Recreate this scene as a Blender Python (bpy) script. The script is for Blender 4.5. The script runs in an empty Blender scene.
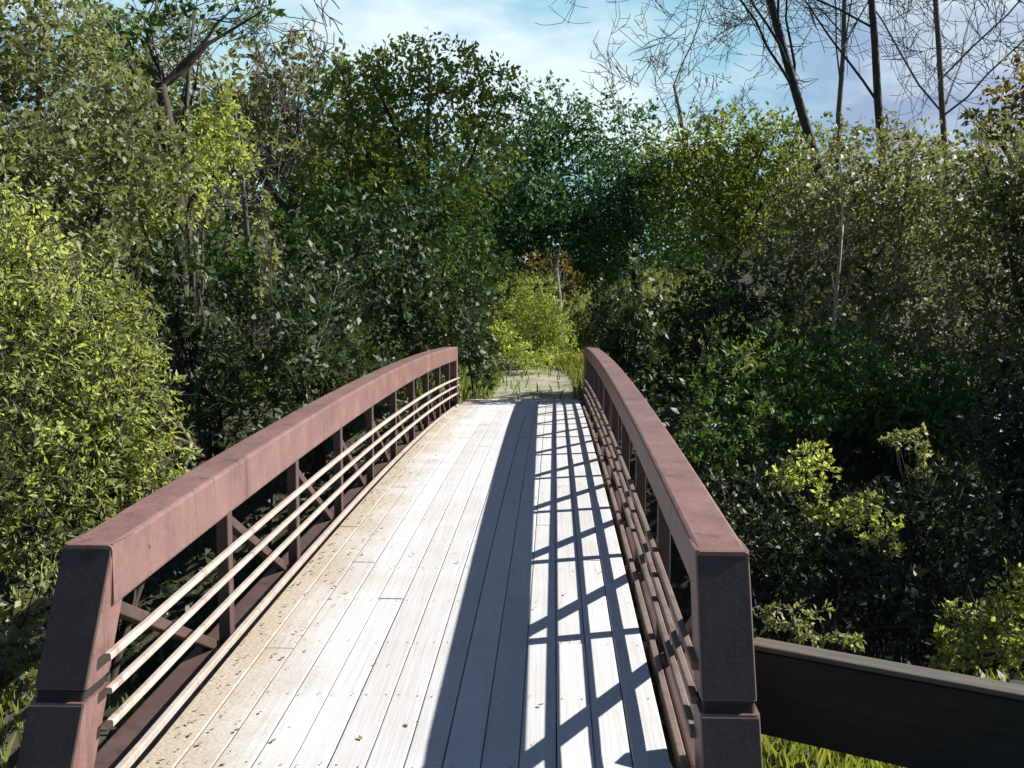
import bpy, bmesh, math, random
import numpy as np
from mathutils import Vector, Matrix
random.seed(7); rng = np.random.default_rng(7)
S = bpy.context.scene
C = S.collection
R = math.radians

# ------------------------------------------------------------------ camera
CAM = np.array([0.496, -3.48, 1.66])
cam = bpy.data.objects.new('camera', bpy.data.cameras.new('camera')); C.objects.link(cam)
cam.data.lens = 35; cam.data.sensor_width = 36; cam.data.clip_end = 3000; cam.data.clip_start = 0.05
cam.location = CAM; cam.rotation_euler = (R(90 - 5.0), 0, R(1.9))
S.camera = cam
F = 1024 * 35 / 36
_rot = np.array(cam.rotation_euler.to_matrix())
def at(u, v, Y):
    """world point at depth Y (metres along the bridge from the viewpoint) on a sight line"""
    d = _rot @ np.array([(u - 512) / F, (384 - v) / F, -1.0])
    return CAM + d * (Y / d[1])

# ------------------------------------------------------------------ helpers
def obj(name, verts, faces, mat=None, parent=None, smooth=False):
    me = bpy.data.meshes.new(name)
    me.from_pydata([tuple(v) for v in verts], [], faces)
    if mat: me.materials.append(mat)
    if smooth: me.polygons.foreach_set('use_smooth', [True] * len(me.polygons))
    me.update()
    o = bpy.data.objects.new(name, me); C.objects.link(o)
    if parent is not None:
        o.parent = parent
    return o
def quads(name, V, mat, parent=None, k=4, smooth=False):
    """V: (n,k,3) separate polygons"""
    n = len(V); me = bpy.data.meshes.new(name)
    me.vertices.add(n * k); me.vertices.foreach_set('co', np.ascontiguousarray(V, dtype=np.float32).ravel())
    me.loops.add(n * k); me.loops.foreach_set('vertex_index', np.arange(n * k, dtype=np.int32))
    me.polygons.add(n); me.polygons.foreach_set('loop_start', np.arange(0, n * k, k, dtype=np.int32))
    me.materials.append(mat); me.update(calc_edges=True); me.validate()
    o = bpy.data.objects.new(name, me); C.objects.link(o)
    if parent is not None: o.parent = parent
    return o
def tag(o, label=None, cat=None, group=None, kind=None):
    if label: o['label'] = label
    if cat: o['category'] = cat
    if group: o['group'] = group
    if kind: o['kind'] = kind
    return o
def empty(name, loc, label, cat, group=None):
    o = bpy.data.objects.new(name, None); C.objects.link(o); o.location = loc; o.empty_display_size = .2
    return tag(o, label, cat, group)
class MB:
    def __init__(s): s.v = []; s.f = []
    def tube(s, pts, rad, n=6, cap=True):
        pts = [np.asarray(p, float) for p in pts]; b = len(s.v); m = len(pts)
        ref = np.array([0.31, .87, .2]) 
        for i in range(m):
            t = pts[min(i + 1, m - 1)] - pts[max(i - 1, 0)]; t = t / (np.linalg.norm(t) + 1e-9)
            a = np.cross(t, ref); 
            if np.linalg.norm(a) < .1: a = np.cross(t, [1, 0, 0])
            a /= np.linalg.norm(a); c = np.cross(t, a)
            for k in range(n):
                q = 2 * math.pi * k / n
                s.v.append(pts[i] + rad[i] * (a * math.cos(q) + c * math.sin(q)))
        for i in range(m - 1):
            for k in range(n):
                k2 = (k + 1) % n
                s.f.append((b + i * n + k, b + i * n + k2, b + (i + 1) * n + k2, b + (i + 1) * n + k))
        if cap:
            s.f.append(tuple(b + (m - 1) * n + k for k in range(n)))
    def sweep(s, prof, path, closed_ends=True):
        """prof: list of (a,b); path: list of (origin, ax_a, ax_b)"""
        b0 = len(s.v); n = len(prof)
        for (o, ea, eb) in path:
            for (a, b) in prof: s.v.append(np.asarray(o, float) + np.asarray(ea, float) * a + np.asarray(eb, float) * b)
        for i in range(len(path) - 1):
            for k in range(n):
                k2 = (k + 1) % n
                s.f.append((b0 + i * n + k, b0 + i * n + k2, b0 + (i + 1) * n + k2, b0 + (i + 1) * n + k))
        if closed_ends:
            s.f.append(tuple(b0 + k for k in range(n))[::-1])
            s.f.append(tuple(b0 + (len(path) - 1) * n + k for k in range(n)))
    def bar(s, p, q, w, h, up=(0, 0, 1), r=.006):
        """rectangular bar w (side) x h (up) between p and q with softened edges"""
        p = np.asarray(p, float); q = np.asarray(q, float); t = (q - p) / np.linalg.norm(q - p)
        side = np.cross(t, up); side /= np.linalg.norm(side); u2 = np.cross(side, t)
        s.sweep(rprof(w, h, r), [(p, side, u2), (q, side, u2)])
    def build(s, name, mat, parent=None, smooth=False): return obj(name, s.v, s.f, mat, parent, smooth)
def rprof(w, h, r):
    a, b = w / 2, h / 2; r2 = r * .3
    pts = []
    for sx, sy in ((1, 1), (-1, 1), (-1, -1), (1, -1)):
        c = [(sx * a, sy * (b - r)), (sx * (a - r2), sy * (b - r2)), (sx * (a - r), sy * b)]
        if sx * sy < 0: c = c[::-1]
        pts += c
    return pts

# ------------------------------------------------------------------ materials
def newmat(name):
    m = bpy.data.materials.new(name); m.use_nodes = True
    nt = m.node_tree; nt.nodes.clear()
    out = nt.nodes.new('ShaderNodeOutputMaterial')
    return m, nt, out
def nd(nt, t, **kw):
    n = nt.nodes.new(t)
    for k, v in kw.items():
        if k in n.inputs: n.inputs[k].default_value = v
        else: setattr(n, k, v)
    return n
def ramp(nt, fac, stops):
    r = nt.nodes.new('ShaderNodeValToRGB'); nt.links.new(fac, r.inputs[0])
    el = r.color_ramp.elements
    while len(el) < len(stops): el.new(.5)
    for e, (p, c) in zip(el, stops): e.position = p; e.color = (*c, 1)
    return r.outputs[0]
def mixc(nt, fac, a, b, mode='MIX'):
    m = nt.nodes.new('ShaderNodeMix'); m.data_type = 'RGBA'; m.blend_type = mode
    for sock, val in ((m.inputs['Factor'], fac), (m.inputs[6], a), (m.inputs[7], b)):
        if isinstance(val, (int, float)): sock.default_value = val
        elif isinstance(val, tuple): sock.default_value = (*val, 1)
        else: nt.links.new(val, sock)
    return m.outputs[2]
def noise(nt, scale, detail=4, vec=None, rough=.6):
    n = nd(nt, 'ShaderNodeTexNoise', Scale=scale, Detail=detail, Roughness=rough)
    if vec is not None: nt.links.new(vec, n.inputs['Vector'])
    return n.outputs['Fac']
def objco(nt): return nt.nodes.new('ShaderNodeTexCoord').outputs['Object']
def worldpos(nt): return nt.nodes.new('ShaderNodeNewGeometry').outputs['Position']

def leafmat(name, cols, trans=.35, rough=.55, patch=.9):
    m, nt, out = newmat(name)
    g = nt.nodes.new('ShaderNodeNewGeometry')
    c = ramp(nt, g.outputs['Random Per Island'], [(i / max(1, len(cols) - 1), c) for i, c in enumerate(cols)])
    hv = nd(nt, 'ShaderNodeHueSaturation'); nt.links.new(c, hv.inputs['Color'])
    mr = nd(nt, 'ShaderNodeMapRange'); nt.links.new(noise(nt, patch, 3, g.outputs['Position']), mr.inputs[0])
    mr.inputs[1].default_value = .3; mr.inputs[2].default_value = .7; mr.inputs[3].default_value = .65; mr.inputs[4].default_value = 1.35
    nt.links.new(mr.outputs[0], hv.inputs['Value'])
    p = nd(nt, 'ShaderNodeBsdfPrincipled', Roughness=rough); p.inputs['Specular IOR Level'].default_value = .5
    t = nd(nt, 'ShaderNodeBsdfTranslucent')
    nt.links.new(hv.outputs[0], p.inputs['Base Color'])
    tc = mixc(nt, 1.0, hv.outputs[0], (1.3, 1.25, .6), 'MULTIPLY'); nt.links.new(tc, t.inputs['Color'])
    mx = nt.nodes.new('ShaderNodeMixShader'); mx.inputs[0].default_value = trans
    nt.links.new(p.outputs[0], mx.inputs[1]); nt.links.new(t.outputs[0], mx.inputs[2]); nt.links.new(mx.outputs[0], out.inputs[0])
    return m
def barkmat(name, a, b, sc=9):
    m, nt, out = newmat(name)
    co = objco(nt); mp = nd(nt, 'ShaderNodeMapping'); mp.inputs['Scale'].default_value = (1, 1, .22); nt.links.new(co, mp.inputs[0])
    f = noise(nt, sc, 6, mp.outputs[0], .7)
    p = nd(nt, 'ShaderNodeBsdfPrincipled', Roughness=.9); nt.links.new(ramp(nt, f, [(.3, a), (.7, b)]), p.inputs['Base Color'])
    bp = nd(nt, 'ShaderNodeBump', Strength=.6, Distance=.02); nt.links.new(f, bp.inputs['Height']); nt.links.new(bp.outputs[0], p.inputs['Normal'])
    nt.links.new(p.outputs[0], out.inputs[0]); return m
M = {}
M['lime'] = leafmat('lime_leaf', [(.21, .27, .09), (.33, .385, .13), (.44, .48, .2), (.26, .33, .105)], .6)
M['olive'] = leafmat('olive_leaf', [(.13, .165, .07), (.195, .225, .10), (.255, .27, .135), (.155, .185, .085)], .4)
M['yellowgreen'] = leafmat('yellow_green_leaf', [(.09, .15, .03), (.15, .21, .035), (.21, .24, .045), (.12, .18, .035)], .4)
M['green'] = leafmat('green_leaf', [(0.050, 0.107, 0.033), (0.081, 0.147, 0.035), (0.114, 0.188, 0.050)], .35)
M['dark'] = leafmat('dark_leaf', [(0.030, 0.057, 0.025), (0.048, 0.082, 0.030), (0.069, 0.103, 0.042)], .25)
M['teal'] = leafmat('blue_green_leaf', [(.05, .115, .06), (.065, .15, .07), (.095, .18, .08)], .35)
M['greyolive'] = leafmat('grey_olive_leaf', [(0.124, 0.141, 0.079), (0.186, 0.201, 0.100), (0.249, 0.255, 0.146), (0.142, 0.165, 0.064)], .35)
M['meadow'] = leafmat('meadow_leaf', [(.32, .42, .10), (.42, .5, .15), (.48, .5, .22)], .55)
M['gold'] = leafmat('gold_leaf', [(.2, .13, .03), (.15, .14, .03), (.24, .17, .05)], .45)
M['pale'] = leafmat('pale_leaf', [(.2, .22, .11), (.27, .28, .15), (.16, .19, .07)], .4)
M['grass'] = leafmat('grass_blade', [(.13, .18, .035), (.2, .24, .05), (.27, .28, .09)], .4)
M['litter'] = leafmat('dead_leaf', [(.04, .03, .02), (.065, .05, .03), (.03, .032, .016), (.09, .07, .04)], .1)
M['tanleaf'] = leafmat('tan_dead_leaf', [(.12, .08, .045), (.2, .14, .08), (.28, .21, .13)], .1)
M['deep'] = leafmat('shaded_green_leaf', [(.018, .034, .015), (.028, .048, .018), (.04, .062, .024)], .2)  # darker copy of the dark leaf: the hollow's shade put into its colour
M['bark'] = barkmat('brown_bark', (.025, .02, .016), (.075, .06, .048))
M['greybark'] = barkmat('grey_bark', (.07, .06, .055), (.19, .17, .15))
M['palebark'] = barkmat('pale_bark', (.2, .17, .13), (.42, .36, .27))

def steel(name, a, b, c, rough=.5):
    m, nt, out = newmat(name); co = worldpos(nt)
    f = noise(nt, 3.0, 8, co, .65); f2 = noise(nt, 40, 4, co, .7)
    mp = nd(nt, 'ShaderNodeMapping'); mp.inputs['Scale'].default_value = (14, 14, 1.2); nt.links.new(co, mp.inputs[0])
    f3 = noise(nt, 1.0, 5, mp.outputs[0], .7)
    col = ramp(nt, f, [(.32, a), (.55, b), (.75, c)])
    col = mixc(nt, .35, col, ramp(nt, f2, [(.3, a), (.7, c)]))
    col = mixc(nt, .3, col, ramp(nt, f3, [(.35, a), (.65, b)]))
    # rust runs, chips and water marks in the coating
    mp2 = nd(nt, 'ShaderNodeMapping'); mp2.inputs['Scale'].default_value = (9, 9, .7); nt.links.new(co, mp2.inputs[0])
    run = ramp(nt, noise(nt, 1.0, 6, mp2.outputs[0], .75), [(.55, (0, 0, 0)), (.68, (1, 1, 1))])
    dk = tuple(v * k for v, k in zip(a, (.62, .5, .42)))
    col = mixc(nt, mixc(nt, 1.0, run, (.7, .7, .7), 'MULTIPLY'), col, dk)
    chip = ramp(nt, noise(nt, 17, 5, co, .75), [(.66, (0, 0, 0)), (.70, (1, 1, 1))])
    col = mixc(nt, chip, col, tuple(v * k for v, k in zip(a, (.7, .45, .35))))
    p = nd(nt, 'ShaderNodeBsdfPrincipled'); nt.links.new(col, p.inputs['Base Color'])
    mr = nd(nt, 'ShaderNodeMapRange'); nt.links.new(f, mr.inputs[0]); mr.inputs[3].default_value = rough - .12; mr.inputs[4].default_value = rough + .2
    nt.links.new(mr.outputs[0], p.inputs['Roughness'])
    bp = nd(nt, 'ShaderNodeBump', Strength=.25, Distance=.004); nt.links.new(f2, bp.inputs['Height']); nt.links.new(bp.outputs[0], p.inputs['Normal'])
    nt.links.new(p.outputs[0], out.inputs[0]); return m
M['steel'] = steel('weathered_steel', (.11, .056, .05), (.195, .105, .096), (.285, .18, .168), .46)
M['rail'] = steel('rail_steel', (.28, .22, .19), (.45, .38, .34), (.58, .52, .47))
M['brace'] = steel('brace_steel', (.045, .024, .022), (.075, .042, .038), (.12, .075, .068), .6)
M['shaderail_screw'] = steel('shaded_rail_and_screw_steel', (.09, .06, .05), (.16, .115, .098), (.23, .18, .155), .6)  # darker rail steel: shade on the right rails put into colour; also screw heads
M['seam'] = steel('dark_joint', (.01, .01, .01), (.015, .013, .013), (.02, .02, .02), .7)
M['frontshade'] = steel('shaded_front', (.028, .021, .02), (.048, .036, .034), (.075, .06, .057), .6)  # darkened post steel: shade of the near front faces put into the colour

def deckmat():
    m, nt, out = newmat('weathered_plank'); g = nt.nodes.new('ShaderNodeNewGeometry'); co = g.outputs['Position']
    mp = nd(nt, 'ShaderNodeMapping'); mp.inputs['Scale'].default_value = (38, 1.1, 6); nt.links.new(co, mp.inputs[0])
    grain = noise(nt, 1.0, 8, mp.outputs[0], .7)
    blot = noise(nt, 2.2, 5, co, .6); fine = noise(nt, 70, 3, co, .6)
    base = ramp(nt, g.outputs['Random Per Island'], [(0, (.40, .40, .405)), (.5, (.495, .5, .515)), (1, (.58, .585, .60))])
    col = mixc(nt, .5, base, ramp(nt, grain, [(.25, (.34, .33, .325)), (.5, (.49, .495, .505)), (.8, (.57, .575, .59))]))
    col = mixc(nt, .22, col, ramp(nt, blot, [(.35, (.33, .3, .26)), (.65, (.55, .545, .54))]))
    # tan silt and crushed leaves gathered along the left kerb of the deck
    sp = nd(nt, 'ShaderNodeSeparateXYZ'); nt.links.new(co, sp.inputs[0])
    wob = nd(nt, 'ShaderNodeMath', operation='MULTIPLY_ADD'); nt.links.new(blot, wob.inputs[0]); wob.inputs[1].default_value = .55; nt.links.new(sp.outputs[0], wob.inputs[2])
    wob2 = nd(nt, 'ShaderNodeMath', operation='MULTIPLY_ADD'); nt.links.new(fine, wob2.inputs[0]); wob2.inputs[1].default_value = .22; nt.links.new(wob.outputs[0], wob2.inputs[2])
    mr = nd(nt, 'ShaderNodeMapRange'); nt.links.new(wob2.outputs[0], mr.inputs[0])
    mr.inputs[1].default_value = -.5; mr.inputs[2].default_value = -.08; mr.inputs[3].default_value = .8; mr.inputs[4].default_value = 0
    silt = ramp(nt, fine, [(.3, (.24, .18, .11)), (.5, (.34, .27, .18)), (.7, (.44, .37, .27))])
    col = mixc(nt, mr.outputs[0], col, silt)
    p = nd(nt, 'ShaderNodeBsdfPrincipled', Roughness=.75); nt.links.new(col, p.inputs['Base Color']); p.inputs['Specular IOR Level'].default_value = .3
    bp = nd(nt, 'ShaderNodeBump', Strength=.5, Distance=.006); nt.links.new(grain, bp.inputs['Height']); nt.links.new(bp.outputs[0], p.inputs['Normal'])
    nt.links.new(p.outputs[0], out.inputs[0]); return m
M['deck'] = deckmat()
def woodmat(name, a, b):
    m, nt, out = newmat(name); co = objco(nt)
    mp = nd(nt, 'ShaderNodeMapping'); mp.inputs['Scale'].default_value = (2, 30, 30); nt.links.new(co, mp.inputs[0])
    f = noise(nt, 1.0, 7, mp.outputs[0], .7)
    p = nd(nt, 'ShaderNodeBsdfPrincipled', Roughness=.85); nt.links.new(ramp(nt, f, [(.3, a), (.7, b)]), p.inputs['Base Color'])
    bp = nd(nt, 'ShaderNodeBump', Strength=.5, Distance=.006); nt.links.new(f, bp.inputs['Height']); nt.links.new(bp.outputs[0], p.inputs['Normal'])
    nt.links.new(p.outputs[0], out.inputs[0]); return m
M['timber'] = woodmat('dark_timber', (.007, .006, .0055), (.022, .019, .017))
M['litwood'] = woodmat('sunlit_grey_wood', (.04, .034, .028), (.10, .088, .074))  # paler wood: sun on the top of the beam put into the colour
def groundmat():
    m, nt, out = newmat('soil_and_moss'); co = worldpos(nt)
    f = noise(nt, .7, 8, co, .65); f2 = noise(nt, 9, 6, co, .7)
    col = ramp(nt, f, [(.35, (.03, .024, .017)), (.5, (.038, .04, .018)), (.65, (.05, .06, .02))])
    col = mixc(nt, .5, col, ramp(nt, f2, [(.3, (.02, .016, .012)), (.7, (.065, .06, .03))]))
    p = nd(nt, 'ShaderNodeBsdfPrincipled', Roughness=.95); nt.links.new(col, p.inputs['Base Color'])
    bp = nd(nt, 'ShaderNodeBump', Strength=.8, Distance=.05); nt.links.new(f2, bp.inputs['Height']); nt.links.new(bp.outputs[0], p.inputs['Normal'])
    nt.links.new(p.outputs[0], out.inputs[0]); return m
M['ground'] = groundmat()
def pathmat():
    m, nt, out = newmat('pale_gravel'); co = worldpos(nt)
    f = noise(nt, 1.2, 8, co, .65); f2 = noise(nt, 45, 4, co, .8)
    col = ramp(nt, f, [(.35, (.19, .2, .11)), (.65, (.35, .35, .23))])
    col = mixc(nt, .45, col, ramp(nt, f2, [(.3, (.15, .14, .1)), (.7, (.48, .45, .38))]))
    p = nd(nt, 'ShaderNodeBsdfPrincipled', Roughness=.95); nt.links.new(col, p.inputs['Base Color'])
    bp = nd(nt, 'ShaderNodeBump', Strength=.7, Distance=.015); nt.links.new(f2, bp.inputs['Height']); nt.links.new(bp.outputs[0], p.inputs['Normal'])
    nt.links.new(p.outputs[0], out.inputs[0]); return m
M['path'] = pathmat()
def watermat():
    m, nt, out = newmat('creek'); co = worldpos(nt)
    p = nd(nt, 'ShaderNodeBsdfPrincipled', Roughness=.08); p.inputs['Base Color'].default_value = (.015, .018, .012, 1)
    bp = nd(nt, 'ShaderNodeBump', Strength=.2, Distance=.03); nt.links.new(noise(nt, 5, 3, co), bp.inputs['Height']); nt.links.new(bp.outputs[0], p.inputs['Normal'])
    nt.links.new(p.outputs[0], out.inputs[0]); return m
M['water'] = watermat()

# ------------------------------------------------------------------ terrain
BL = 13.0
def sm(a, b, x): t = np.clip((x - a) / (b - a), 0, 1); return t * t * (3 - 2 * t)
def ground_z(x, y):
    x = np.asarray(x, float); y = np.asarray(y, float)
    yc = 5.9 + .9 * np.sin(x * .13) * sm(2, 8, np.abs(x)) + .12 * np.where(x > 3, x - 3, 0)
    d = np.abs(y - yc)
    rav = 1 - sm(1.2, 5.6, d)
    near = sm(0, 1.6, np.abs(x)) 
    z = -.14 - 2.5 * rav
    far = sm(12, 40, y)
    z = z + far * (.2 + 2.8 * sm(2.5, 14, np.abs(x - .4)))
    z = z + sm(22, 46, y) * 3.0
    bump = .12 * np.sin(1.7 * x + .6 * y) * np.sin(1.1 * y - .8 * x) + .07 * np.sin(3.7 * x - 1.9 * y + 1)
    keep = np.clip(sm(1.2, 3.0, np.abs(x - .2)) + rav, 0, 1)
    z = z + bump * keep
    return z
def grid(name, xs, ys, fz, mat):
    X, Y = np.meshgrid(xs, ys); Z = fz(X, Y); n, m = X.shape
    v = np.stack([X, Y, Z], -1).reshape(-1, 3)
    f = [(j * m + i, j * m + i + 1, (j + 1) * m + i + 1, (j + 1) * m + i) for j in range(n - 1) for i in range(m - 1)]
    return obj(name, v, f, mat, None, True)
w = np.linspace(-1, 1, 181)
xs = np.sign(w) * (22 * np.abs(w) + 780 * np.abs(w) ** 6)
ys = 8 + np.sign(w) * (26 * np.abs(w) + 780 * np.abs(w) ** 6)
tag(grid('ground', xs, ys, ground_z, M['ground']), kind='structure')
tag(obj('creek_water', [(-60, -6, -2.42), (60, -6, -2.42), (60, 22, -2.42), (-60, 22, -2.42)], [(0, 1, 2, 3)], M['water']), kind='structure')
# path: gravel strip before and beyond the bridge
def strip(name, cl, wd, n):
    v = []; f = []
    K = 7
    for i in range(n):
        t = i / (n - 1); x, y, hw = cl(t)
        for k in range(K):
            xx = x + hw * (k / (K - 1) * 2 - 1) + .06 * math.sin(9 * y + k) * (k in (0, K - 1))
            z = float(ground_z(xx, y))
            z = z + .02 + .03 * (1 - abs(k / (K - 1) * 2 - 1))
            v.append((xx, y, z))
    for i in range(n - 1):
        for k in range(K - 1): f.append((i * K + k, i * K + k + 1, (i + 1) * K + k + 1, (i + 1) * K + k))
    return tag(obj(name, v, f, M['path'], None, True), kind='structure')
strip('gravel_path', lambda t: (0, -14 + 13.55 * t, 1.15), 0, 40)
strip('gravel_path', lambda t: (.3 + .25 * t - 2.6 * t ** 3, BL + .35 + 13 * t, .8 - .1 * t), 0, 60)

# ------------------------------------------------------------------ footbridge
CAMB = .135
def cz(y): t = min(max(y / BL, 0), 1); return CAMB * 4 * t * (1 - t) - .07 * t
def tz(y): return cz(y) + .14 * min(max(y / BL, 0), 1)
br = empty('footbridge', (0, 0, 0), 'arched rusty brown steel footbridge with pale plank deck and thin side rails', 'footbridge')
TOP = .765; CW = .185; XC = 1.125
NP = 10; PY = [BL * i / NP for i in range(NP + 1)]
def ypath(y0, y1, z, n, x):
    return [((x, y0 + (y1 - y0) * i / n, z + cz(y0 + (y1 - y0) * i / n)), (1, 0, 0), (0, 0, 1)) for i in range(n + 1)]
br.rotation_euler = (0, 0, R(-.5))
deck = MB()
npl = 14; pw = 1.9 / npl
for k in range(npl):
    x = -.95 + pw * (k + .5)
    joints = [-.38] + sorted([-.38 + ((k * 1.37) % 3.4) + 3.6 * j for j in range(4)])[0:4] + [BL + .3]
    joints = [j for j in joints if j <= BL - .5 or j == BL + .3]
    joints = sorted(set(joints)); jj = [joints[0]]
    for j in joints[1:]:
        if j - jj[-1] > .9: jj.append(j)
    jj[-1] = BL + .3
    for a, b in zip(jj[:-1], jj[1:]):
        dz = random.uniform(-.003, .003)
        deck.sweep(rprof(pw - .0035, .045, .005), ypath(a + .003, b - .003, -.0225 + dz, max(2, int((b - a) / .4)), x + random.uniform(-.001, .001)))
do = deck.build('deck', M['deck'], br); do.data.materials.append(M['shaderail_screw'])
sv, sf = [], []
for k in range(npl):
    for j in range(23):
        for e in (-1, 1):
            x = -.95 + pw * (k + .5) + e * pw * .3 + random.uniform(-.006, .006); y = -.1 + .59 * j + random.uniform(-.012, .012); b = len(sv)
            for q in range(6): sv.append((x + .0045 * math.cos(q * math.pi / 3), y + .0045 * math.sin(q * math.pi / 3), cz(y) + .0045))
            sf.append(tuple(range(b, b + 6)))
bmx = bmesh.new(); bmx.from_mesh(do.data)
for f in sf: bmx.faces.new([bmx.verts.new(sv[i]) for i in f]).material_index = 1
bmx.to_mesh(do.data); bmx.free()
for s in (-1.03, 1):
    CH = .228 if s < 0 else .165
    m = MB(); m.sweep(rprof(CW, CH, .016), [((s * XC, y, TOP - CH / 2 + tz(y)), (1, 0, 0), (0, 0, 1)) for y in np.linspace(-.004, BL + .004, 50)]); m.build('top_chord', M['steel'], br)
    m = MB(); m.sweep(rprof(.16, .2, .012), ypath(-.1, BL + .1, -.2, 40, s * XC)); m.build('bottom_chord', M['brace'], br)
    for z, rr, mt in ((.385, .028, 'rail'), (.262, .024, 'rail'), (.14, .028, 'rail')):
        m = MB(); m.sweep(rprof(.028, rr, .006), ypath(-.1, BL + .03, z, 40, s * XC - (.104 if s > 0 else -.104))); m.build('side_rail', M[mt] if s < 0 else M['shaderail_screw'], br)
    m = MB(); m.sweep(rprof(.03, .075, .005), ypath(-.2, BL + .1, -.07, 40, s * (XC - .118))); m.build('kerb_rail', M['rail'] if s < 0 else M['shaderail_screw'], br)
    for i in range(1, NP):
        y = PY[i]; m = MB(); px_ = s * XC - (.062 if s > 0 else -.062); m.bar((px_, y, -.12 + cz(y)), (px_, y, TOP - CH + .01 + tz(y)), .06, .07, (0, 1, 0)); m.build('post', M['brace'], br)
    for i in range(NP):
        a, b = PY[i] + .06, PY[i + 1] - .04; m = MB()
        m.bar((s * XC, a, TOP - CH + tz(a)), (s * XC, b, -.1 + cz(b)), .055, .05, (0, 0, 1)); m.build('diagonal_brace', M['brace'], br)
    # end posts: the near ones run down towards the viewer and have a dark joint low down
    for e, (y, dy) in enumerate(((0, -.5), (BL, 0))):
        top = np.array((s * XC, y + (.1 if e == 0 else -.1), TOP - .002 + tz(y))); bot = np.array((s * XC - (.07 if e == 0 and s < 0 else 0), y + (.1 if e == 0 else -.1) + dy, -.45))
        f = lambda t: top + (bot - top) * t
        j0, j1 = .384, .416
        m = MB(); m.sweep(rprof(CW + .004, CW, .012), [(f(0) + (0, 0, .003), (1, 0, 0), (0, 1, 0)), (f(j0), (1, 0, 0), (0, 1, 0))])
        p = m.build('end_post', M['steel'], br)
        m = MB(); m.sweep(rprof(CW - .012, CW - .014, .01), [(f(j0 - .002), (1, 0, 0), (0, 1, 0)), (f(j1 + .002), (1, 0, 0), (0, 1, 0))]); m.build('joint', M['seam'], p)
        m = MB(); m.sweep(rprof(CW + .016, CW + .012, .012), [(f(j1), (1, 0, 0), (0, 1, 0)), (f(1), (1, 0, 0), (0, 1, 0))]); m.build('post_foot', M['steel'], p)
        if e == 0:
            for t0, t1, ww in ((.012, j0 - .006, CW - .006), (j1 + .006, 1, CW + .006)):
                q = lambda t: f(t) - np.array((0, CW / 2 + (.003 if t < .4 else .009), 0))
                m = MB(); m.sweep(rprof(ww, .012, .003), [(q(t0), (1, 0, 0), (0, 1, 0)), (q(t1), (1, 0, 0), (0, 1, 0))]); m.build('shaded_front', M['frontshade'], p)  # thin sheet added to darken the shaded front of the post
for y in PY:
    m = MB(); m.bar((-XC + .08, y, -.15 + cz(y)), (XC - .08, y, -.15 + cz(y)), .09, .14); m.build('floor_beam', M['steel'], br)

# ------------------------------------------------------------------ timber guard rail by the near right post
P0 = np.array((.78 + .496, .13, 0)); P1 = np.array((3.9, -1.36, 0)); dirv = (P1 - P0) / np.linalg.norm(P1 - P0)
gr = empty('guard_rail', tuple(P0), 'dark timber guard rail running right from the near right bridge post', 'guard rail')
ang = math.atan2(dirv[1], dirv[0]); gr.rotation_euler = (0, 0, ang); Lg = float(np.linalg.norm(P1 - P0))
for z, h in ((.215, .31),):
    m = MB(); m.bar((0, 0, z), (Lg, 0, z), .09, h, r=.012); m.build('beam', M['timber'], gr)
m = MB(); m.bar((-.01, .004, .383), (Lg + .01, .004, .383), .098, .022, r=.008); m.build('sunlit_top', M['litwood'], gr)  # pale strip added so the top of the beam looks sunlit
for x in (.9, Lg - .3):
    m = MB(); m.bar((x, .115, -.5), (x, .115, .36), .13, .13, (0, 1, 0), r=.012); m.build('post', M['timber'], gr)

# ------------------------------------------------------------------ foliage
def leaves(P, size, up=.35, aspect=.5, droop=0., outdir=None):
    n = len(P)
    d = rng.normal(size=(n, 3)); d[:, 2] -= droop
    if outdir is not None: d += outdir * .8
    d /= np.linalg.norm(d, axis=1)[:, None] + 1e-9
    nn = rng.normal(size=(n, 3)); nn[:, 2] += up * 2
    sd = np.cross(d, nn); sd /= np.linalg.norm(sd, axis=1)[:, None] + 1e-9
    nr = np.cross(sd, d)
    L = size * rng.uniform(.6, 1.35, n)[:, None]; W = L * aspect * rng.uniform(.8, 1.2, n)[:, None]
    V = np.empty((n, 4, 3))
    V[:, 0] = P; V[:, 1] = P + d * L * .45 + sd * W * .5 + nr * W * .18
    V[:, 2] = P + d * L; V[:, 3] = P + d * L * .45 - sd * W * .5 + nr * W * .18
    return V
def clumpy(center, rad, n, clump, shell=.62, near=False):
    """leaves strung along short twigs that leave many small clumps; returns leaf points, clump centres, leaf directions, twigs"""
    nc = max(8, int(n / clump))
    d = rng.normal(size=(nc, 3)); d /= np.linalg.norm(d, axis=1)[:, None]
    r = np.where(rng.random(nc) < shell, rng.uniform(.62, .98, nc), rng.uniform(.1, .7, nc))
    cc = d * r[:, None]
    K = 5
    td = rng.normal(size=(nc, K, 3)) * .8 + d[:, None] * .7 + np.array([0, 0, .15]); td /= np.linalg.norm(td, axis=2)[:, :, None]
    tl = rng.uniform(.16, .42, (nc, K))
    k = rng.integers(0, nc, n); j = rng.integers(0, K, n); t = rng.random(n) ** .8
    P = cc[k] + td[k, j] * (tl[k, j] * t)[:, None] + np.array([0, 0, -.08]) * (t ** 2)[:, None] * tl[k, j][:, None] * 2 + rng.normal(size=(n, 3)) * .022
    tw = [(cc[i] * rad + center, (cc[i] + td[i, q] * tl[i, q]) * rad + center) for i in range(nc) for q in range(K)] if near else []
    return P * rad + center, cc * rad + center, td[k, j], tw
def limb(mb, a, b, r0, r1, n=4, wob=.08, seg=5):
    a = np.asarray(a, float); b = np.asarray(b, float); L = np.linalg.norm(b - a)
    pts = [a + (b - a) * t + rng.normal(size=3) * wob * L * .25 * math.sin(math.pi * t) for t in np.linspace(0, 1, n)]
    mb.tube(pts, [r0 + (r1 - r0) * t for t in np.linspace(0, 1, n)], seg)
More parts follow.
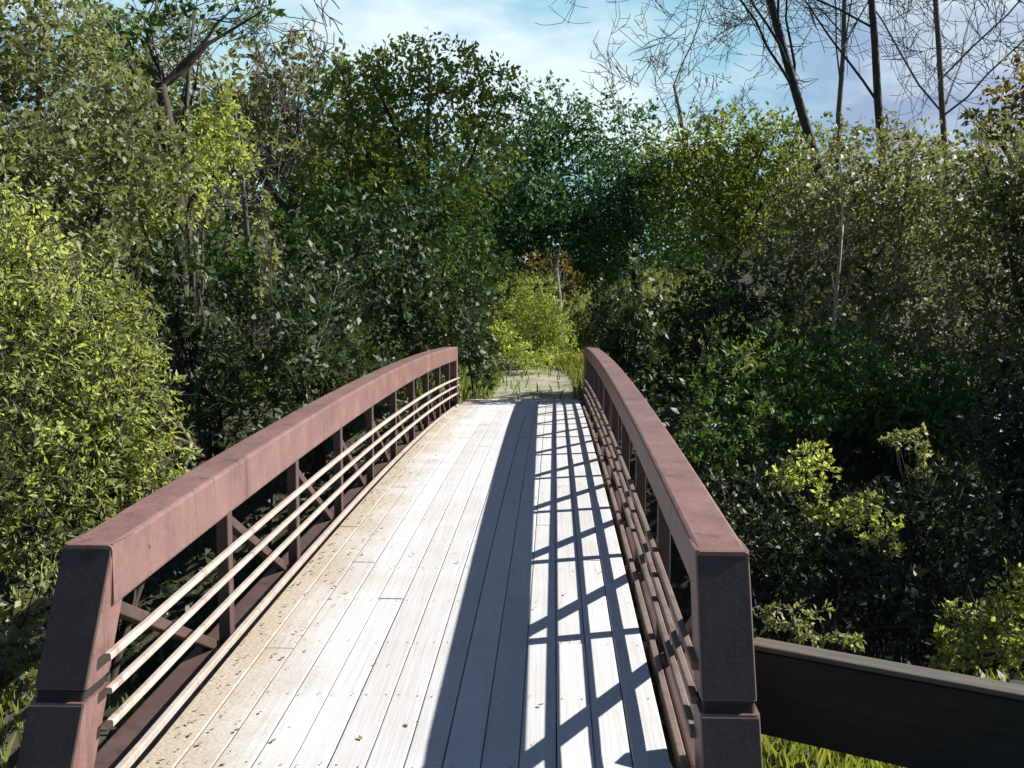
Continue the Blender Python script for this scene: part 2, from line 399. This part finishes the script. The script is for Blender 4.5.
def tree(name, label, cat, lobes, mat, size, dens, bark='bark', base=None, tr=None, group=None, clump=17, stems=1, aspect=.5, droop=0., mats=None, limbs=14):
    """lobes: (u, v, Y, ru, rv) sight-line ellipsoids of the crown, dens: leaf area per crown silhouette"""
    cs = [at(u, v, Y) for (u, v, Y, a, b) in lobes]
    rs = [np.array([a * Y / F, (a + b) * .5 * Y / F, b * Y / F]) for (u, v, Y, a, b) in lobes]
    cm = np.mean(cs, 0)
    if base is None: bx, by = cm[0] + rng.uniform(-.2, .2), cm[1] + .2
    else: q = at(base[0], 300, base[1]); bx, by = q[0], q[1]
    bz = float(ground_z(bx, by)) - .05
    root = empty(name, (bx, by, bz), label, cat, group); B = np.array([bx, by, bz])
    V = []; cl = []; tws = []
    for c, r in zip(cs, rs):
        n = int(dens * math.pi * (r[0] * r[2]) / (.5 * size * size * aspect))
        P, cc, od, tw = clumpy(c, r, n, clump, near=lobes[0][2] < 13); tws += tw
        gz = ground_z(P[:, 0], P[:, 1]); ok = P[:, 2] > gz + .03
        V.append(leaves(P[ok], size, aspect=aspect, droop=droop, outdir=od[ok])); cl.append(cc)
    V = np.concatenate(V) - B
    quads('crown', V, mat, root)
    mb = MB(); h = max(.4, cm[2] - bz)
    for p, q in tws:
        if rng.random() < .5: mb.tube([p - B, (p + q) / 2 - B + rng.normal(size=3) * .01, q - B], [.005, .004, .002], 3, False)
    if tr is None: tr = .03 + .018 * (max(c[2] + r[2] for c, r in zip(cs, rs)) - bz)
    if stems > 1: mb.tube([(0, 0, -.15), (0, 0, .02), (0, 0, .10)], [.10, .09, .06], 8)
    for s in range(stems):
        b0 = np.array([rng.normal() * .02 * (stems > 1), rng.normal() * .02 * (stems > 1), 0])
        top = (cm - B) * (.85 if stems == 1 else rng.uniform(.6, 1.0)) + (rng.normal(size=3) * .25 * h * .4 if stems > 1 else 0)
        pts = [b0 + (top - b0) * t + np.array([math.sin(3 * t + s) * .05 * h, math.cos(4 * t + s) * .04 * h, 0]) * t for t in np.linspace(0, 1, 8)]
        mb.tube(pts, [tr * (1.25 if i == 0 else 1 - .55 * i / 7) / math.sqrt(stems) for i in range(8)], 8)
        for j, cc in enumerate(cl):
            for q in cc[rng.permutation(len(cc))[:max(2, limbs // len(cl) // stems)]]:
                k = int(rng.integers(3, 8)); limb(mb, pts[k], q - B, tr * .4 / math.sqrt(stems), tr * .08, 5)
    mb.build('trunk', M[bark], root, True)
    return root

# bare trees by recursive branching
def bare(name, label, cat, base, top, r0, bark, depth=5, spread=.5, group=None, kids=4, ln=.62, twig=.010, bias=(0, 0, 0)):
    B = np.array(base, float); root = empty(name, tuple(B), label, cat, group)
    tk = MB(); limbs_ = []
    bias = np.array(bias, float)
    def grow(p, d, L, r, lev, mb):
        n = 5; pts = [p]; q = p.copy(); dd = d.copy()
        for i in range(n):
            dd = dd + rng.normal(size=3) * (.10 if lev else .035) + np.array([0, 0, .03]) * (lev > 0)
            dd /= np.linalg.norm(dd); q = q + dd * L / n; pts.append(q.copy())
        r1 = max(twig, r * (.62 if lev == 0 else .5))
        mb.tube(pts, [r + (r1 - r) * i / n for i in range(n + 1)], 8 if lev == 0 else (5 if lev == 1 else 3))
        if lev >= depth: return
        nk = kids + (3 if lev == 0 else 0) + int(rng.integers(0, 2))
        for k in range(nk):
            t = rng.uniform(.3, 1) if lev else rng.uniform(.35, 1)
            if k == 0: t = 1
            i = min(n - 1, int(t * n)); pp = pts[i] + (pts[i + 1] - pts[i]) * (t * n - i if t < 1 else 1)
            a = rng.normal(size=3) * spread; nd_ = dd * (1.0 if k == 0 else .55) + a + bias * .4 + np.array([0, 0, .12])
            nd_ /= np.linalg.norm(nd_)
            sub = mb
            if lev == 0: sub = MB(); limbs_.append(sub)
            grow(pp, nd_, L * (ln if k else ln * 1.1) * rng.uniform(.75, 1.2), max(twig, r * (1 - .5 * t) * (.62 if k == 0 else .42)), lev + 1, sub)
    d = np.array(top, float) - B; L = np.linalg.norm(d); grow(np.zeros(3), d / L, L, r0, 0, tk)
    tk.build('trunk', M[bark], root, True)
    for l_ in limbs_: l_.build('limb', M[bark], root)
    return root

# ---- left bank
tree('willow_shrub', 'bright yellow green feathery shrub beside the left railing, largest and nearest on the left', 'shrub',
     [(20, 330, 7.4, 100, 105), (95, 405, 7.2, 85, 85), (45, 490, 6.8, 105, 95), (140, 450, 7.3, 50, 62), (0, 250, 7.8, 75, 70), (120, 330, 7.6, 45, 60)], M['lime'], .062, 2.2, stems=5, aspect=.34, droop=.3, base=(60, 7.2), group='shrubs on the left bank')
tree('shrub', 'grey green shrub low in the near left corner beside the leaning post', 'shrub',
     [(0, 640, 5.2, 70, 75), (-10, 740, 4.9, 70, 80)], M['greyolive'], .07, 2.2, stems=4, base=(-10, 5.2), group='shrubs on the left bank')
tree('olive_tree', 'tall dull olive broadleaf tree filling the upper left corner', 'tree',
     [(30, 60, 12.5, 95, 90), (60, 180, 11.8, 95, 65), (130, 150, 12.4, 60, 75), (-30, 180, 11, 80, 90), (-40, 20, 12, 90, 90), (20, 250, 11.6, 70, 45)], M['olive'], .105, 2.1, base=(20, 12.5), tr=.2)
tree('sapling_tree', 'pale lime young tree in front of the bare grey tree on the left', 'tree',
     [(205, 165, 14, 45, 50), (165, 190, 13.6, 48, 38), (225, 130, 14, 28, 35), (150, 215, 13.5, 40, 25)], M['lime'], .09, 1.9, base=(185, 14), tr=.07)
tree('leaning_tree', 'dark trunked tree leaning left with sparse green leaves, top left', 'tree',
     [(120, 20, 15, 60, 45), (210, 10, 16, 60, 40), (150, 60, 15.5, 45, 40)], M['green'], .13, .9, base=(178, 15), tr=.14)
tree('sapling', 'slim pale green conical sapling standing in the dark left hollow', 'sapling',
     [(265, 255, 12.5, 16, 24), (266, 225, 12.5, 11, 22), (264, 285, 12.5, 14, 20), (266, 200, 12.5, 5, 14)], M['pale'], .1, 1.3, base=(265, 12.5), tr=.03)
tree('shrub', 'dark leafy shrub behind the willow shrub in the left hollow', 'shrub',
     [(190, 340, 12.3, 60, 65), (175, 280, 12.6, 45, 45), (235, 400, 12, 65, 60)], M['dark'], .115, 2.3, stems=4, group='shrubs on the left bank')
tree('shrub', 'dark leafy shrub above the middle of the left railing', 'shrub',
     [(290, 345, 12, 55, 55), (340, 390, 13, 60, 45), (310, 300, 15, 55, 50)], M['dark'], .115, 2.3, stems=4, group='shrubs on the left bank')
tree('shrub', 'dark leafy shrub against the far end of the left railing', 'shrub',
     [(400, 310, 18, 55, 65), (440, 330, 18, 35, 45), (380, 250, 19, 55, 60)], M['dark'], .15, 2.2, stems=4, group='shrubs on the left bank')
# ---- centre, beyond the bridge
tree('yellow_green_tree', 'round topped yellow green tree left of the sky gap', 'tree',
     [(420, 85, 23, 70, 50), (360, 110, 23, 60, 50), (475, 95, 24, 42, 45), (430, 165, 23, 85, 60), (350, 180, 22, 60, 60)], M['yellowgreen'], .14, 2.2, base=(420, 23.5), tr=.22)
tree('understorey_tree', 'deep green tree below the yellow green tree and left of the path opening', 'tree',
     [(430, 235, 22, 65, 60), (350, 240, 21, 60, 60), (460, 280, 23, 35, 50)], M['green'], .14, 2.2, base=(440, 22), tr=.14)
tree('blue_green_tree', 'dark blue green tree directly above the path opening', 'tree',
     [(520, 165, 34, 60, 75), (550, 220, 33, 70, 45), (490, 220, 33, 40, 55), (555, 135, 35, 40, 50)], M['teal'], .18, 2.2, base=(470, 35), tr=.25)
tree('blue_green_tree', 'dark blue green tree right of the path opening under the sky gap', 'tree',
     [(620, 165, 35, 55, 65), (650, 220, 34, 60, 60), (600, 225, 33, 40, 45)], M['teal'], .18, 2.2, base=(640, 35), tr=.25)
tree('olive_tree', 'olive leaved tree with lit crown right of centre, left of the pale stem', 'tree',
     [(690, 165, 33, 60, 48), (740, 150, 32, 55, 45), (720, 215, 31, 75, 60), (790, 175, 31, 60, 60)], M['yellowgreen'], .16, 2.2, base=(730, 33), tr=.22)
tree('shrub', 'dark shrub crowding the right side of the far bridge end', 'shrub',
     [(634, 305, 16.8, 30, 56), (642, 360, 16.6, 34, 45), (608, 345, 16.8, 18, 58), (598, 378, 16.6, 8, 24)], M['dark'], .13, 2.2, stems=4, base=(636, 17), group='shrubs on the right bank')
tree('shrub', 'dark shrub with brownish gaps behind the middle of the right railing', 'shrub',
     [(700, 315, 18, 50, 60), (745, 290, 18, 45, 50), (690, 370, 17, 45, 55)], M['dark'], .14, 2.0, stems=4, group='shrubs on the right bank')
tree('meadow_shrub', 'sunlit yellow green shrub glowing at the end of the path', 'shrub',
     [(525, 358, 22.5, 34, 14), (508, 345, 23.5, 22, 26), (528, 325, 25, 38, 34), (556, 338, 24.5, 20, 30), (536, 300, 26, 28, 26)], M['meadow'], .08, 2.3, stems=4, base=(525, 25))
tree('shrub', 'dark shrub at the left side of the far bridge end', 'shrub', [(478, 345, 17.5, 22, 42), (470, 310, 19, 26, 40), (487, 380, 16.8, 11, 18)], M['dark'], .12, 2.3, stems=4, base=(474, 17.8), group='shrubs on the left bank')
tree('autumn_tree', 'small tan and orange leaved tree beside the pale trunk above the path', 'tree',
     [(566, 288, 29, 20, 26), (548, 266, 29, 28, 18)], M['gold'], .15, 1.2, base=(568, 29), bark='palebark', tr=.09)
tree('shrub', 'mid green shrub on the slope under the bare grey tree', 'shrub',
     [(235, 275, 19, 55, 45), (200, 255, 20, 50, 40), (290, 250, 20, 40, 40)], M['green'], .15, 2.2, stems=4, group='shrubs on the left bank')
tree('shrub', 'olive shrub on the slope under the tall olive corner tree', 'shrub',
     [(120, 260, 17, 55, 45), (70, 290, 16, 55, 45)], M['olive'], .14, 2.2, stems=4, group='shrubs on the left bank')
tree('shrub', 'grey green shrub low on the slope below the broad grey olive tree', 'shrub',
     [(860, 340, 16.5, 70, 50), (800, 330, 17, 45, 45)], M['greyolive'], .12, 2.2, stems=4, group='shrubs on the right bank')
tree('shrub', 'grey green shrub at the right edge below the cut off tree', 'shrub',
     [(970, 350, 15.5, 65, 50), (1030, 370, 15, 50, 50)], M['greyolive'], .12, 2.2, stems=4, group='shrubs on the right bank')
tree('shrub', 'dark shrub left of the pale trunk behind the glowing meadow shrub', 'shrub',
     [(490, 285, 27, 30, 36), (470, 265, 28, 30, 30)], M['green'], .16, 2.2, stems=4, group='shrubs beyond the path')
tree('shrub', 'dark shrub right of the pale trunk behind the glowing meadow shrub', 'shrub',
     [(608, 285, 31, 28, 36), (592, 262, 32, 34, 24)], M['green'], .16, 2.2, stems=4, group='shrubs beyond the path')
# ---- right bank
tree('grey_olive_tree', 'broad grey olive tree over the right bank behind the thin pale stem', 'tree',
     [(860, 185, 19, 75, 65), (935, 215, 18.5, 75, 80), (820, 235, 19, 55, 60), (880, 290, 18, 80, 65), (800, 300, 18.5, 60, 55)], M['greyolive'], .115, 2.1, base=(880, 19), tr=.16)
tree('grey_olive_tree', 'grey olive tree cut by the right edge of the photo', 'tree',
     [(1010, 190, 17, 55, 75), (1020, 300, 16.5, 70, 80), (1060, 230, 17, 70, 100)], M['greyolive'], .115, 2.2, base=(1040, 17), tr=.16)
tree('golden_tree', 'golden topped tree at the upper right corner', 'tree',
     [(1005, 115, 22, 40, 26), (1040, 90, 22, 50, 40)], M['gold'], .15, 1.6, base=(1030, 22), tr=.14)
tree('shrub', 'green shrub beyond the near half of the right railing', 'shrub',
     [(745, 400, 15, 62, 62), (700, 430, 15, 42, 52), (790, 360, 15.5, 45, 45)], M['green'], .12, 2.1, stems=4, group='shrubs on the right bank')
tree('shrub', 'mid green shrub between the two grey olive trees and the black hollow', 'shrub',
     [(900, 400, 14, 75, 65), (840, 390, 14.5, 50, 60), (960, 430, 13.5, 65, 70)], M['green'], .12, 2.1, stems=4, group='shrubs on the right bank')
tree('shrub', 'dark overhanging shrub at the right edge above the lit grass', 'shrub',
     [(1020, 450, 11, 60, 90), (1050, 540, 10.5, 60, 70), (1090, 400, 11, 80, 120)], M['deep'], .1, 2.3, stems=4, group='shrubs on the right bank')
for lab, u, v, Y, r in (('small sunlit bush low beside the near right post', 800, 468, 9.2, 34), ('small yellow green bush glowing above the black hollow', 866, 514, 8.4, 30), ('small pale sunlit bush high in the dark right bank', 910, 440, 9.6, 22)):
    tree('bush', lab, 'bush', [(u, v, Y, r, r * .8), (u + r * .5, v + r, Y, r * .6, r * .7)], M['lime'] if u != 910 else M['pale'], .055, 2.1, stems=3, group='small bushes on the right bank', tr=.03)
tree('bush', 'pale green leafy bush behind the guard rail at the right edge', 'bush',
     [(985, 635, 5.6, 44, 38), (1030, 615, 5.7, 44, 48), (950, 650, 5.5, 24, 24)], M['lime'], .04, 2.3, stems=3, tr=.02)
tree('bush', 'grey leaved low plant between the near right post and the guard rail', 'bush',
     [(795, 622, 5.2, 38, 22), (840, 640, 5.0, 24, 14)], M['pale'], .036, 1.7, stems=3, tr=.015)
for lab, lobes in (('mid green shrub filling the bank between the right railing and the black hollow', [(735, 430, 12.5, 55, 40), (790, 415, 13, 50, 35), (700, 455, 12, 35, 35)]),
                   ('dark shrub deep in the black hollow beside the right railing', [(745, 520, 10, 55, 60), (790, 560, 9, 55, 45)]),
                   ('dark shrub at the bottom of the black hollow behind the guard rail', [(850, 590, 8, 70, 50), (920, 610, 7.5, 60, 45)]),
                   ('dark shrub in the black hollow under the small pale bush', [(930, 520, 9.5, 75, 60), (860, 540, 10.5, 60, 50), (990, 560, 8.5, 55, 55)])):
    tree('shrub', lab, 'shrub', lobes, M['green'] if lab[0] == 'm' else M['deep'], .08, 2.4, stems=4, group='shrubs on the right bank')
# ---- trees added just right of the view to shade the hollow
for lab, x, y, h, r in (('dense dark tree added outside the right edge to shade the hollow', 9.3, 5.0, 5.6, 1.7), ('dense dark tree added outside the right edge, casting shade from beyond the hollow', 9.6, 11.2, 5.8, 1.9)):
    def px(x, y, z):
        d = _rot.T @ (np.array((x, y, z)) - CAM); return 512 + F * d[0] / -d[2], 384 - F * d[1] / -d[2], y - CAM[1]
    lb = []
    for dx, dy, z, rr in ((0, 0, h - 1.6, r * .8), (-.5, .6, h - 3.2, r), (.4, -.8, h - 3.4, r), (0, .2, h - 5.2, r)):
        u, v, Y = px(x + dx, y + dy, z); lb.append((u, v, Y, rr * F / Y, rr * .9 * F / Y))
    tree('added_shade_tree', lab, 'tree', lb, M['dark'], .15, 2.4, tr=.14, group='trees added for shade beside the right edge')
# ---- the wood behind just beside the view 
back = [('sunlit yellow green tree glowing above the end of the path', 535, 30, 285, 26, 'lime'), ('dark green tree of the wood seen at the end of the path', 545, 38, 215, 42, 'dark'), ('grey olive tree in the wood between the leaning tree and the sky gap', 290, 32, 60, 62, 'greyolive'), ('green tree in the wood showing between the leaning trunk and the olive corner tree', 170, 34, 50, 95, 'olive'), ('dense green tree in the wood behind the left hollow', 250, 42, 130, 90, 'green'), ('olive green tree in the wood behind the olive corner tree', 90, 40, 90, 110, 'olive'),
        ('grey green tree in the wood behind the bare grey tree', 330, 44, 105, 80, 'greyolive'), ('dark tree in the wood behind the yellow green tree', 420, 46, 150, 70, 'dark'),
        ('blue green tree in the wood beyond the path', 500, 48, 160, 60, 'teal'), ('dark tree in the wood right of the path', 590, 47, 175, 60, 'teal'),
        ('green tree in the wood behind the right olive tree', 700, 46, 180, 65, 'green'), ('olive tree in the wood behind the bare trees', 790, 44, 175, 65, 'olive'),
        ('grey green tree in the wood behind the broad grey olive tree', 900, 42, 165, 75, 'greyolive'), ('green tree in the wood at the right edge', 1010, 40, 160, 80, 'green')]
for lab, u, Y, v, r, mt in back:
    tree('woodland_tree', lab, 'tree', [(u, v + r * .3, Y, r, r * .75), (u - r * .5, v + r, Y, r * .7, r * .7), (u + r * .5, v + r, Y, r * .7, r * .7), (u, v + r * 1.7, Y - 1, r, r * .6)], M[mt], .26, 1.7, tr=.3, group='trees of the wood behind', limbs=10)
# ---- bare trees
bg = 'bare trees against the sky on the right'
bare('bare_tree', 'thick leaning bare tree, its trunk tilting left against the sky', 'bare tree', at(832, 215, 27) , at(745, -90, 27), .135, 'bark', 5, .5, bg, kids=3, ln=.47, twig=.008)
bare('bare_tree', 'slender upright bare tree between the leaning one and the thick dark one', 'bare tree', at(838, 225, 29), at(838, -60, 29), .085, 'greybark', 5, .55, bg, kids=4, twig=.009)
bare('bare_tree', 'thick dark upright bare tree in the middle of the right sky', 'bare tree', at(888, 220, 26), at(880, -80, 26), .115, 'bark', 5, .55, bg, kids=4, twig=.009)
bare('bare_tree', 'thin bare tree nearest the right edge of the photo', 'bare tree', at(950, 220, 28), at(942, -60, 28), .095, 'greybark', 5, .6, bg, kids=4, twig=.009)
bare('bare_tree', 'low twiggy bare tree showing only fine branches above the right of the sky gap', 'bare tree', at(700, 240, 36), at(690, 80, 36), .09, 'greybark', 5, .5, bg, kids=3, ln=.5)
bare('bare_tree', 'pale grey bare tree with a mauve haze of twigs left of the yellow green tree', 'bare tree', at(248, 250, 19), at(246, 110, 19), .055, 'greybark', 5, .6, kids=3)
bare('dead_stem', 'thin pale dead stem standing in front of the broad grey olive tree', 'dead stem', at(829, 400, 15.5), at(826, 225, 15.5), .035, 'palebark', 1, .25, ln=.25)
bare('pale_trunk', 'pale tan tree trunk beside the path opening', 'tree trunk', at(560, 345, 27.5), at(556, 268, 27.5), .13, 'palebark', 1, .2, ln=.3)

# ------------------------------------------------------------------ ground cover
def blades(n, fx, L, wd=.012):
    x, y = fx(n); z = ground_z(x, y); P = np.stack([x, y, z], -1)
    a = rng.uniform(0, 2 * math.pi, n); d = np.stack([np.cos(a), np.sin(a), np.zeros(n)], -1)
    l = L * rng.uniform(.5, 1.4, n)[:, None]; lean = rng.uniform(.1, .8, n)[:, None]
    s = np.stack([-d[:, 1], d[:, 0], d[:, 2]], -1) * wd * rng.uniform(.6, 1.4, n)[:, None]
    up = np.array([0, 0, 1.]); b = rng.normal(size=(n, 3)) * .2 * lean
    V = np.empty((n, 4, 3)); V[:, 0] = P - s; V[:, 1] = P + s
    mid = P + up * l * .6 + d * l * lean * .25
    V[:, 2] = mid + s * .7; V[:, 3] = P + up * l * .95 + d * l * lean * .7
    return V
def box(x0, x1, y0, y1): return lambda n: (rng.uniform(x0, x1, n), rng.uniform(y0, y1, n))
V = [blades(30000, box(1.28, 5.5, -1.5, 2.6), .12, .004), blades(2500, box(-5.5, -1.35, -1.5, 2.0), .15, .004)]
def far_grass(n):
    y = rng.uniform(13.4, 48, n); x = rng.uniform(-5.5, 7, n); t = (y - BL - .35) / 13
    keep = np.abs(x - (.3 + .25 * t - 2.6 * np.clip(t, 0, 1) ** 3)) > np.where(t < 1, .72, 0)
    return np.where(keep | (rng.random(n) < .06), x, x + 1.7), y
V.append(blades(42000, far_grass, .24, .015))
tag(quads('grass', np.concatenate(V), M['grass']), 'sunlit grass on the banks by the bridge ends', 'grass', kind='stuff')
n = 52000
x = rng.uniform(-16, 16, n); y = rng.uniform(-3, 26, n)
ok = (np.abs(x) > 1.25) & (np.abs(x) < 16)
x, y = x[ok], y[ok]; P = np.stack([x, y, ground_z(x, y) + .015 + .08 * rng.random(len(x)) ** 3], -1)
tag(quads('leaf_litter', leaves(P, .11, up=2.5, aspect=.55), M['litter']), 'brown leaf litter on the shaded banks', 'leaf litter', kind='stuff')
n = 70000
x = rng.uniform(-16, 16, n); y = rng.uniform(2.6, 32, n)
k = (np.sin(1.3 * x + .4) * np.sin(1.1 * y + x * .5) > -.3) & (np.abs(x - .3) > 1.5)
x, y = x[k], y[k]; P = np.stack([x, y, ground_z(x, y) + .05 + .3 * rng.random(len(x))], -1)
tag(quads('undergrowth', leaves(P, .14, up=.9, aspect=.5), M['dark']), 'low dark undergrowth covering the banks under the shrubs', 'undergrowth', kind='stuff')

n = 520
y = rng.uniform(-.3, BL, n); x = np.where(rng.random(n) < .8, -.93 + np.abs(rng.normal(size=n)) * .16, rng.uniform(-.93, .93, n)); x = np.clip(x, -.94, .94) + y * math.sin(R(.5))
P = np.stack([x, y, np.array([cz(v) for v in y]) + .006], -1); D = rng.normal(size=(n, 3)) * [1, 1, .12]
D /= np.linalg.norm(D, axis=1)[:, None]; L_ = rng.uniform(.012, .034, n)[:, None]; SD = np.cross(D, [0, 0, 1.])
V = np.stack([P, P + D * L_ * .5 + SD * L_ * .3 + [0, 0, .002], P + D * L_ + [0, 0, .005], P + D * L_ * .5 - SD * L_ * .3 + [0, 0, .002]], 1); V[:, :, 2] = np.maximum(V[:, :, 2], P[:, None, 2] - .001)
tag(quads('fallen_leaves', V, M['tanleaf']), 'small dead leaves gathered along the left edge of the deck', 'leaves', kind='stuff')
# ------------------------------------------------------------------ light
to_sun = Vector((1.27, .36, 1.0)).normalized()
sun = bpy.data.objects.new('sun', bpy.data.lights.new('sun', 'SUN')); C.objects.link(sun)
sun.data.energy = 5.0; sun.data.angle = R(.5); sun.data.color = (1, .955, .88)
sun.rotation_euler = to_sun.to_track_quat('Z', 'Y').to_euler()
W = bpy.data.worlds.new('World'); S.world = W; W.use_nodes = True
nt = W.node_tree; nt.nodes.clear()
sky = nt.nodes.new('ShaderNodeTexSky'); sky.sky_type = 'NISHITA'; sky.sun_disc = False
sky.sun_elevation = math.asin(to_sun.z); sky.sun_rotation = math.atan2(to_sun.x, to_sun.y)
sky.air_density = .75; sky.dust_density = .3; sky.ozone_density = 3
tc = nt.nodes.new('ShaderNodeTexCoord'); mp = nd(nt, 'ShaderNodeMapping'); mp.inputs['Scale'].default_value = (1, 1, 2.6); nt.links.new(tc.outputs['Generated'], mp.inputs[0])
cl = noise(nt, 3.2, 7, mp.outputs[0], .55)
sx = nd(nt, 'ShaderNodeSeparateXYZ'); nt.links.new(tc.outputs['Generated'], sx.inputs[0])
def band(sock, lo, hi):
    n = nd(nt, 'ShaderNodeMapRange', interpolation_type='SMOOTHSTEP'); nt.links.new(sock, n.inputs[0]); n.inputs[1].default_value = lo; n.inputs[2].default_value = hi; return n.outputs[0]
def mul(a, b):
    n = nd(nt, 'ShaderNodeMath', operation='MULTIPLY'); nt.links.new(a, n.inputs[0]); nt.links.new(b, n.inputs[1]); return n.outputs[0]
# a bank of bright cloud low in the sky straight beyond the bridge
bank = mul(mul(band(sx.outputs[1], .7, .93), band(sx.outputs[0], .34, .12)), band(sx.outputs[2], .62, .38))
low = mul(band(sx.outputs[1], .6, .9), band(sx.outputs[2], .6, .3))
veil = mixc(nt, bank, mixc(nt, low, sky.outputs[0], (3.5, 4.4, 6.5)), (3.1, 6.2, 8.0))
puff = mul(ramp(nt, cl, [(.43, (0, 0, 0)), (.60, (1, 1, 1))]), band(sx.outputs[1], .6, .95))
col = mixc(nt, puff, veil, (8.2, 9.6, 10.2))
bgn = nt.nodes.new('ShaderNodeBackground'); bgn.inputs['Strength'].default_value = .05
out = nt.nodes.new('ShaderNodeOutputWorld')
nt.links.new(col, bgn.inputs['Color']); nt.links.new(bgn.outputs[0], out.inputs[0])
S.view_settings.view_transform = 'Standard'; S.view_settings.look = 'None'
S.view_settings.exposure = 1.05; S.view_settings.gamma = 1
S.cycles.max_bounces = 6; S.cycles.transparent_max_bounces = 4; S.cycles.use_denoising = True
